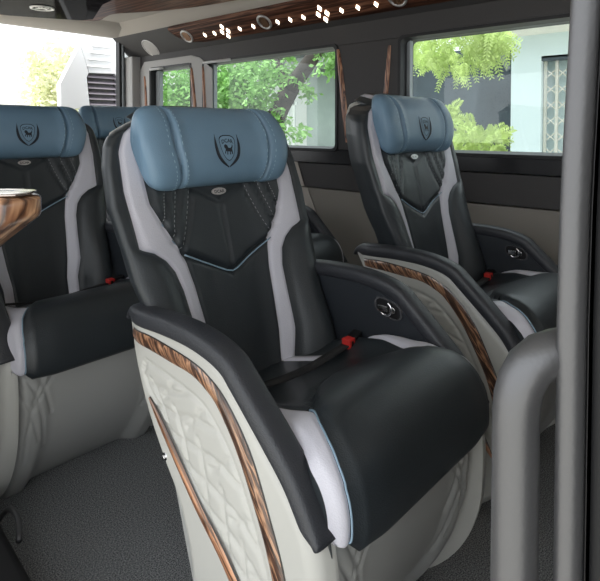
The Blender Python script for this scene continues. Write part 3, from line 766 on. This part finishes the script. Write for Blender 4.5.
mb.prism([(-.17, -.45, 0), (.085, -.45, 0), (.145, .30, 0), (.135, .36, 0), (-.17, .36, 0)], (0, 0, .105)); mb.build('cover', M['black'], root, bevel=.02)
mb = MB(); mb.tube(catmull([(.165, .20, .06), (.185, .26, .075), (.19, .33, .06), (.18, .38, .008)], 16), .007, 8); mb.build('anchor_loop', M['steel'], root, smooth=True)
tag(root, 'black plastic step cover on the carpet at the lower left corner', 'trim cover')

# ------------------------------------------------------------------ OUTSIDE
GZ = -.55
leaf_g = mat('green leaves', (.20, .38, .11), .5, var=.5, vscale=3); leaf_l = mat('light yellow green leaves', (.46, .58, .20), .5, var=.3, vscale=3); leaf_p = mat('olive leaves paled for glare', (.62, .64, .42), .6, var=.25, vscale=2)  # leaf_p is paled to carry the sunlit glare behind the rear opening
bark = mat('dark bark', (.055, .045, .04), .9, bump=.6, bscale=30, var=.4, vscale=10)
for m_ in (leaf_g, leaf_l, leaf_p):
    nt = m_.node_tree; b = nt.nodes['Principled BSDF']
    tr = nt.nodes.new('ShaderNodeBsdfTranslucent'); mx = nt.nodes.new('ShaderNodeMixShader'); mx.inputs[0].default_value = .4
    src = b.inputs['Base Color'].links[0].from_socket; nt.links.new(src, tr.inputs[0]); out = nt.nodes['Material Output']
    nt.links.new(b.outputs[0], mx.inputs[1]); nt.links.new(tr.outputs[0], mx.inputs[2]); nt.links.new(mx.outputs[0], out.inputs[0])
mb = MB(); mb.box((-14, -12, GZ - .1), (26, 26, GZ)); struct(mb, 'ground', mat('pale concrete yard', (.42, .41, .38), .9, var=.2, vscale=1))
def tree(name, root_loc, limbs, blobs, nleaf, ls, lm, label, cat='tree', tipf=1.0):
    root = empty(name, root_loc); R0 = Vector(root_loc)
    if limbs:
        mb = MB()
        for pts, r0, r1 in limbs:
            q = catmull(pts, 14); q = [p - R0 for p in q]; mb.tube(q, [lerp(r0, r1, i / 14) for i in range(15)], 9)
        mb.build('trunk', bark, root, smooth=True)
    mb = MB(); tot = sum(b[3] ** 2 for b in blobs)
    for (x, y, z, r, *sq) in blobs:
        c = Vector((x, y, z)) - R0; sz = sq[0] if sq else 1.0
        for _ in range(int(nleaf * r * r / tot)):
            d = Vector((random.gauss(0, 1), random.gauss(0, 1), random.gauss(0, 1))).normalized() * r * random.random() ** .45; d.z *= sz
            p = c + d; dirv = Vector((random.gauss(0, 1), random.gauss(0, 1), random.gauss(-.4, .6))).normalized(); s_ = dirv.cross(Vector((random.gauss(0, 1), random.gauss(0, 1), random.gauss(0, 1)))).normalized()
            L_ = ls * random.uniform(.7, 1.3); w_ = L_ * .26
            mb.add([p, p + dirv * L_ * .5 + s_ * w_, p + dirv * L_, p + dirv * L_ * .5 - s_ * w_], [(0, 1, 2, 3)])
    mb.build('foliage', lm, root)
    return tag(root, label, cat)
def fern(name, root_loc, fronds, lm, label, cat):
    """pinnate branches: fronds = (start, direction, length)"""
    root = empty(name, root_loc); R0 = Vector(root_loc); mb = MB(); ms = MB()
    for st, dr, ln in fronds:
        st = Vector(st) - R0; dr = Vector(dr).normalized(); n = 9; side = dr.cross(Vector((1, 0, 0))).normalized(); pts = []
        for i in range(n + 1):
            t = i / n; p = st + dr * ln * t + Vector((0, 0, -.25 * ln * t * t)); pts.append(p)
            if i == 0: continue
            for s in (-1, 1):
                d2 = (side * s + dr * .5 + Vector((random.uniform(-.4, .4), 0, -.15))).normalized(); L_ = min(ln, .3) * .36 * (1 - .5 * t); wv = dr * L_ * .22
                mb.add([p, p + d2 * L_ * .5 + wv, p + d2 * L_, p + d2 * L_ * .5 - wv], [(0, 1, 2, 3)])
        ms.tube(pts, .0025, 4)
    ms.build('stems', lm, root); mb.build('foliage', lm, root)
    return tag(root, label, cat)
# tree seen through the middle side window (X about 5)
TX = 5.2
def W_(px, py, X):   # a ray helper for laying out the yard on the plane X
    pitch = math.radians(1.7); phi = math.radians(47.9); f = 553.; cy = 128 + f * math.tan(pitch)
    d = Vector((math.sin(phi) * math.cos(pitch), math.cos(phi) * math.cos(pitch), -math.sin(pitch))); r = Vector((math.cos(phi), -math.sin(phi), 0)); u = r.cross(d)
    v = d + r * (px - 300) / f - u * (py - cy) / f; return Vector((0, 0, 1)) + v * (X / v.x)
P1 = W_(276, 120, TX); P2 = W_(291, 88, TX); P3 = W_(318, 50, TX); P4 = W_(280, 70, TX)
limbs = [([(P1.x, P1.y + .15, GZ), (P1.x, P1.y + .05, .4), tuple(P1), tuple(P2)], .17, .12), ([tuple(P2), tuple(P2.lerp(P3, .5)), tuple(P3), tuple(P3 + Vector((0, -.5, .5)))], .11, .06), ([tuple(P1.lerp(P2, .8)), tuple(P4), tuple(P4 + Vector((0, .3, .5)))], .09, .04)]
blobs = []
for px, py, r in [(222, 85, .42), (235, 105, .42), (218, 115, .36), (250, 92, .38), (262, 112, .30), (245, 125, .30), (268, 80, .28), (282, 66, .26), (232, 74, .34), (255, 72, .26), (276, 122, .22), (215, 95, .40), (300, 78, .14), (308, 92, .15), (298, 134, .14), (330, 62, .20), (338, 52, .22), (200, 100, .5), (185, 95, .5), (168, 95, .55), (178, 110, .5), (190, 60, .3)]:
    p = W_(px, py, TX + random.uniform(-.4, .5)); blobs.append((p.x, p.y, p.z, r))
tree('leafy_tree', (P1.x, P1.y + .15, GZ), limbs, blobs, 9000, .085, leaf_g, 'forked dark tree trunk with green leaves seen through the middle side window')
# feathery branches seen through the big right window
fr_ = []
for _ in range(210):
    px = random.uniform(403, 502); hi = interp(px, [(403, 66), (450, 80), (475, 66), (502, 58)]); py = random.uniform(18, hi - 10); X = random.uniform(3.9, 4.6)
    p = W_(px, py, X); fr_.append((tuple(p), (random.uniform(-.3, .3), random.uniform(-1, .7), random.uniform(-1.1, -.1)), random.uniform(.10, .19)))
fern('overhanging_branch', tuple(W_(440, 20, 4.2)), fr_, leaf_l, 'light green feathery branch hanging into the top of the right window', 'tree branch')
fr_ = []; base_ = W_(452, 150, 4.05)
for _ in range(130):
    px = random.uniform(438, 498); lo = interp(px, [(438, 98), (452, 108), (470, 122), (498, 132)]); py = random.uniform(lo + 5, 165); X = random.uniform(3.8, 4.3)
    p = W_(px, py, X); fr_.append((tuple(p), (random.uniform(-.3, .3), random.uniform(-1, .6), random.uniform(-.2, .8)), random.uniform(.09, .17)))
for k in range(9): fr_.append(((base_.x + random.uniform(-.15, .15), base_.y + random.uniform(-.3, .3), GZ), (random.uniform(-.1, .1), random.uniform(-.15, .15), 1), 1.5))
fern('feathery_shrub', (base_.x, base_.y, GZ), fr_, leaf_l, 'light green feathery shrub behind the right seat, low in the right window', 'shrub')
# pale blue building with folding grille door
bl_ = mat('pale blue render', (.66, .76, .78), .8); cream = mat('cream concrete', (.80, .78, .72), .8, var=.05); gate = mat('cream painted steel', (.62, .60, .54), .5); darkp = mat('dark slate sheeting', (.045, .06, .075), .6, var=.3, vscale=2)
root = empty('pale_blue_building', (6.0, 1.2, GZ)); off = Vector((6.0, 1.2, GZ))
def pb(mb, nm, m_, bevel=0, rt=None): mb.v = [tuple(Vector(v) - off) for v in mb.v]; return mb.build(nm, m_, rt or root, bevel=bevel)
mb = MB(); mb.box((6.0, 2.02, GZ), (6.25, 2.335, 1.98)); mb.box((6.0, -2.5, 1.73), (6.25, 2.02, 1.98)); mb.box((6.0, -2.5, GZ), (6.25, .9, 1.73)); mb.box((6.18, .9, GZ), (6.25, 2.02, 1.73)); pb(mb, 'wall', bl_)
mb = MB(); mb.box((5.55, -2.5, 1.98), (6.3, 2.75, 2.3)); pb(mb, 'roof_slab', cream)
gr = MB()
for i in range(10):
    y = .95 + i * .115; gr.box((6.06, y, GZ), (6.085, y + .028, 1.72))
gt = pb(gr, 'folding_grille', gate)
mb = MB()
for i in range(9):
    y = .978 + i * .115
    for k in range(13):
        z = GZ + .1 + k * .165
        mb.tube([(6.07, y, z), (6.07, y + .09, z + .08)], .008, 5); mb.tube([(6.07, y, z + .08), (6.07, y + .09, z)], .008, 5)
pb(mb, 'lattice_bars', gate, rt=gt)
mb = MB(); mb.box((6.0, .9, 1.70), (6.10, 2.02, 1.75)); pb(mb, 'door_lintel', darkp)
tag(root, 'pale blue building with a cream folding lattice gate at the right', 'building')
root = empty('dark_sheet_fence', (6.4, 3.5, GZ)); off = Vector((6.4, 3.5, GZ)); mb = MB(); mb.box((6.37, 2.34, GZ), (6.44, 4.9, 1.95)); pb(mb, 'sheeting', darkp)
mb = MB(); a_, b_ = W_(495, 42, 6.36), W_(509, 70, 6.36); mb.tube([a_, b_], .035, 8); pb(mb, 'downpipe', M['jamb'])
tag(root, 'dark slate wall behind the feathery branches beside the pale blue building', 'wall')
# white building with railings behind the forked tree
root = empty('white_shop_building', (7.5, 6.5, GZ)); off = Vector((7.5, 6.5, GZ)); mb = MB()
whitep = mat('white render', (.80, .82, .80), .8); gg = mat('grey green glass wall', (.36, .42, .40), .3, var=.25, vscale=1.2)
mb.box((7.6, 4.9, GZ), (7.8, 13.5, 3.2)); pb(mb, 'wall', whitep)
mb = MB(); mb.box((7.2, 4.95, GZ), (7.3, 6.35, 1.95)); pb(mb, 'grey_green_front', gg)  # grey-green glass wall standing before the white render
mb = MB()
for k in range(12): mb.box((7.0, 6.45 + k * .14, GZ), (7.03, 6.49 + k * .14, 1.45))
mb.box((7.0, 6.4, 1.40), (7.04, 8.1, 1.45)); pb(mb, 'railing', whitep)
mb = MB(); mb.box((6.6, 4.9, 1.98), (7.6, 8.2, 2.02)); mb.box((6.6, 6.4, 2.35), (7.6, 9.0, 2.4)); mb.box((7.3, 5.0, 2.3), (7.6, 13, 2.9), 0); pb(mb, 'awning', M['jamb'])
tag(root, 'white building with railings and grey awning behind the forked tree', 'building')
# rear: white panel with louvre, building and tree with sunlit glare put into their pale colours
root = empty('louvred_white_panel', (2.0, 3.95, GZ)); off = Vector((2.0, 3.95, GZ)); wp = mat('glossy white paint', (.78, .79, .82), .3, coat=.5)
def Yp(px, py, Y):
    v = W_(px, py, 1.0) - Vector((0, 0, 1)); return Vector((0, 0, 1)) + v * (Y / v.y)
Y0 = 3.95
pts = [Yp(61, 112, Y0), Yp(60, 84, Y0), Yp(80, 44, Y0), Yp(96, 30, Y0), Yp(122, 30, Y0), Yp(122, 112, Y0)]
hole = [Yp(90, 106, Y0), Yp(87, 77, Y0), Yp(89, 73, Y0), Yp(115, 74, Y0), Yp(117, 77, Y0), Yp(118, 106, Y0)]
mb = MB(); bt = lambda p: Vector((p.x, Y0, GZ))
mb.prism([pts[0], pts[1], pts[2], hole[2], hole[1], hole[0]], (0, .06, 0)); mb.prism([pts[2], pts[3], pts[4], hole[3], hole[2]], (0, .06, 0)); mb.prism([pts[4], pts[5], hole[5], hole[4], hole[3]], (0, .06, 0))
mb.box((pts[0].x, Y0, GZ), (pts[5].x, Y0 + .06, pts[0].z)); pb(mb, 'panel', wp, bevel=.006)
mb = MB(); mb.prism([p + Vector((0, .04, 0)) for p in hole], (0, .02, 0)); pb(mb, 'vent_backing', M['edge'])
for k in range(6):
    t = (k + .5) / 6; z = lerp(hole[0].z, hole[2].z, t); x0 = lerp(hole[0].x, hole[1].x, t) + .005; x1 = lerp(hole[5].x, hole[4].x, t) - .005
    mb = MB(); mb.prism([(x0, Y0 + .005, z - .012), (x1, Y0 + .005, z - .012), (x1, Y0 + .035, z + .010), (x0, Y0 + .035, z + .010)], (0, .002, .006)); pb(mb, 'louvre_slat', mat('grey violet slat', (.20, .18, .21), .4))
mb = MB()
for k in range(4):
    a = Yp(lerp(92, 86, k / 3), lerp(46, 66, k / 3), Y0); b = Yp(111, lerp(45, 66, k / 3), Y0); mb.box((a.x, Y0 - .004, a.z - .004), (b.x, Y0, a.z + .004))
pb(mb, 'pressed_ribs', wp, bevel=.002)
tag(root, 'white metal panel with dark louvred vent seen through the rear opening', 'panel')
bl2 = []
for px, py, r in [(66, 75, .55), (72, 95, .6), (55, 88, .5), (58, 108, .5), (80, 100, .4), (45, 100, .35), (62, 60, .3), (38, 62, .25)]:
    p = Yp(px, py, 8 + random.uniform(-.5, .5)); bl2.append((p.x, p.y, p.z, r))
pc = Yp(64, 110, 8); tree('glare_paled_tree', (pc.x, pc.y, GZ), [([(pc.x, 8, GZ), (pc.x, 8.05, .6), (pc.x + .1, 8, 1.6)], .12, .05)], bl2, 3200, .10, leaf_p, 'pale sunlit olive tree seen through the rear opening')
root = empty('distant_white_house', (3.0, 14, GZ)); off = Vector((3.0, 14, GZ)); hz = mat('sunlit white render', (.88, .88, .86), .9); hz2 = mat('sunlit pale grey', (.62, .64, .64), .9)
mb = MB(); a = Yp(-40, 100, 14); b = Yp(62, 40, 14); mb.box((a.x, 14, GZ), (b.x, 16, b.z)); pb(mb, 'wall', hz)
mb = MB()
for px, py in ((35, 62), (45, 62), (62, 50), (38, 82)):
    p = Yp(px, py, 13.95); mb.box((p.x - .12, 13.93, p.z - .3), (p.x + .12, 14, p.z + .3))
p = Yp(10, 97, 13.5); q = Yp(50, 92, 13.5); mb.tube([tuple(p), tuple(q)], .05, 6); mb.box((p.x, 13.4, p.z - .35), (p.x + .1, 13.5, p.z)); pb(mb, 'window', hz2)
tag(root, 'bright washed-out white house far behind the rear opening', 'building')

# ------------------------------------------------------------------ light, camera
w = bpy.data.worlds.new('World'); S.world = w; w.use_nodes = True; nt = w.node_tree; bg = nt.nodes['Background']
tc = nt.nodes.new('ShaderNodeTexCoord'); sp = nt.nodes.new('ShaderNodeSeparateXYZ'); cr = nt.nodes.new('ShaderNodeValToRGB')
cr.color_ramp.elements[0].position = .0; cr.color_ramp.elements[0].color = (.75, .77, .80, 1); cr.color_ramp.elements[1].position = .6; cr.color_ramp.elements[1].color = (.92, .97, 1, 1)
nt.links.new(tc.outputs['Generated'], sp.inputs[0]); nt.links.new(sp.outputs['Z'], cr.inputs[0]); nt.links.new(cr.outputs[0], bg.inputs['Color'])
bg.inputs['Strength'].default_value = 1.75
sl = bpy.data.lights.new('Sun', 'SUN'); sl.energy = 4.5; sl.angle = .05; sl.color = (1, .96, .88); so = bpy.data.objects.new('Sun', sl); COL.objects.link(so)
so.rotation_euler = Vector((.30, .14, -1)).to_track_quat('-Z', 'Y').to_euler()
S.view_settings.view_transform = 'Standard'; S.view_settings.look = 'None'; S.view_settings.gamma = 1; S.view_settings.exposure = .66
try: S.view_settings.use_curve_mapping = False
except Exception: pass

phi, pitch = math.radians(47.9), math.radians(1.7)
cam = bpy.data.cameras.new('Camera'); co = bpy.data.objects.new('Camera', cam); COL.objects.link(co); S.camera = co
co.location = (0, 0, 1.0)
d = Vector((math.sin(phi) * math.cos(pitch), math.cos(phi) * math.cos(pitch), -math.sin(pitch)))
co.rotation_euler = d.to_track_quat('-Z', 'Y').to_euler()
cam.sensor_fit = 'HORIZONTAL'; cam.sensor_width = 36; cam.lens = 553 * 36 / 600
cyp = 128 + 553 * math.tan(pitch)
cam.shift_y = -(290.5 - cyp) / 600; cam.clip_start = .02; cam.clip_end = 200
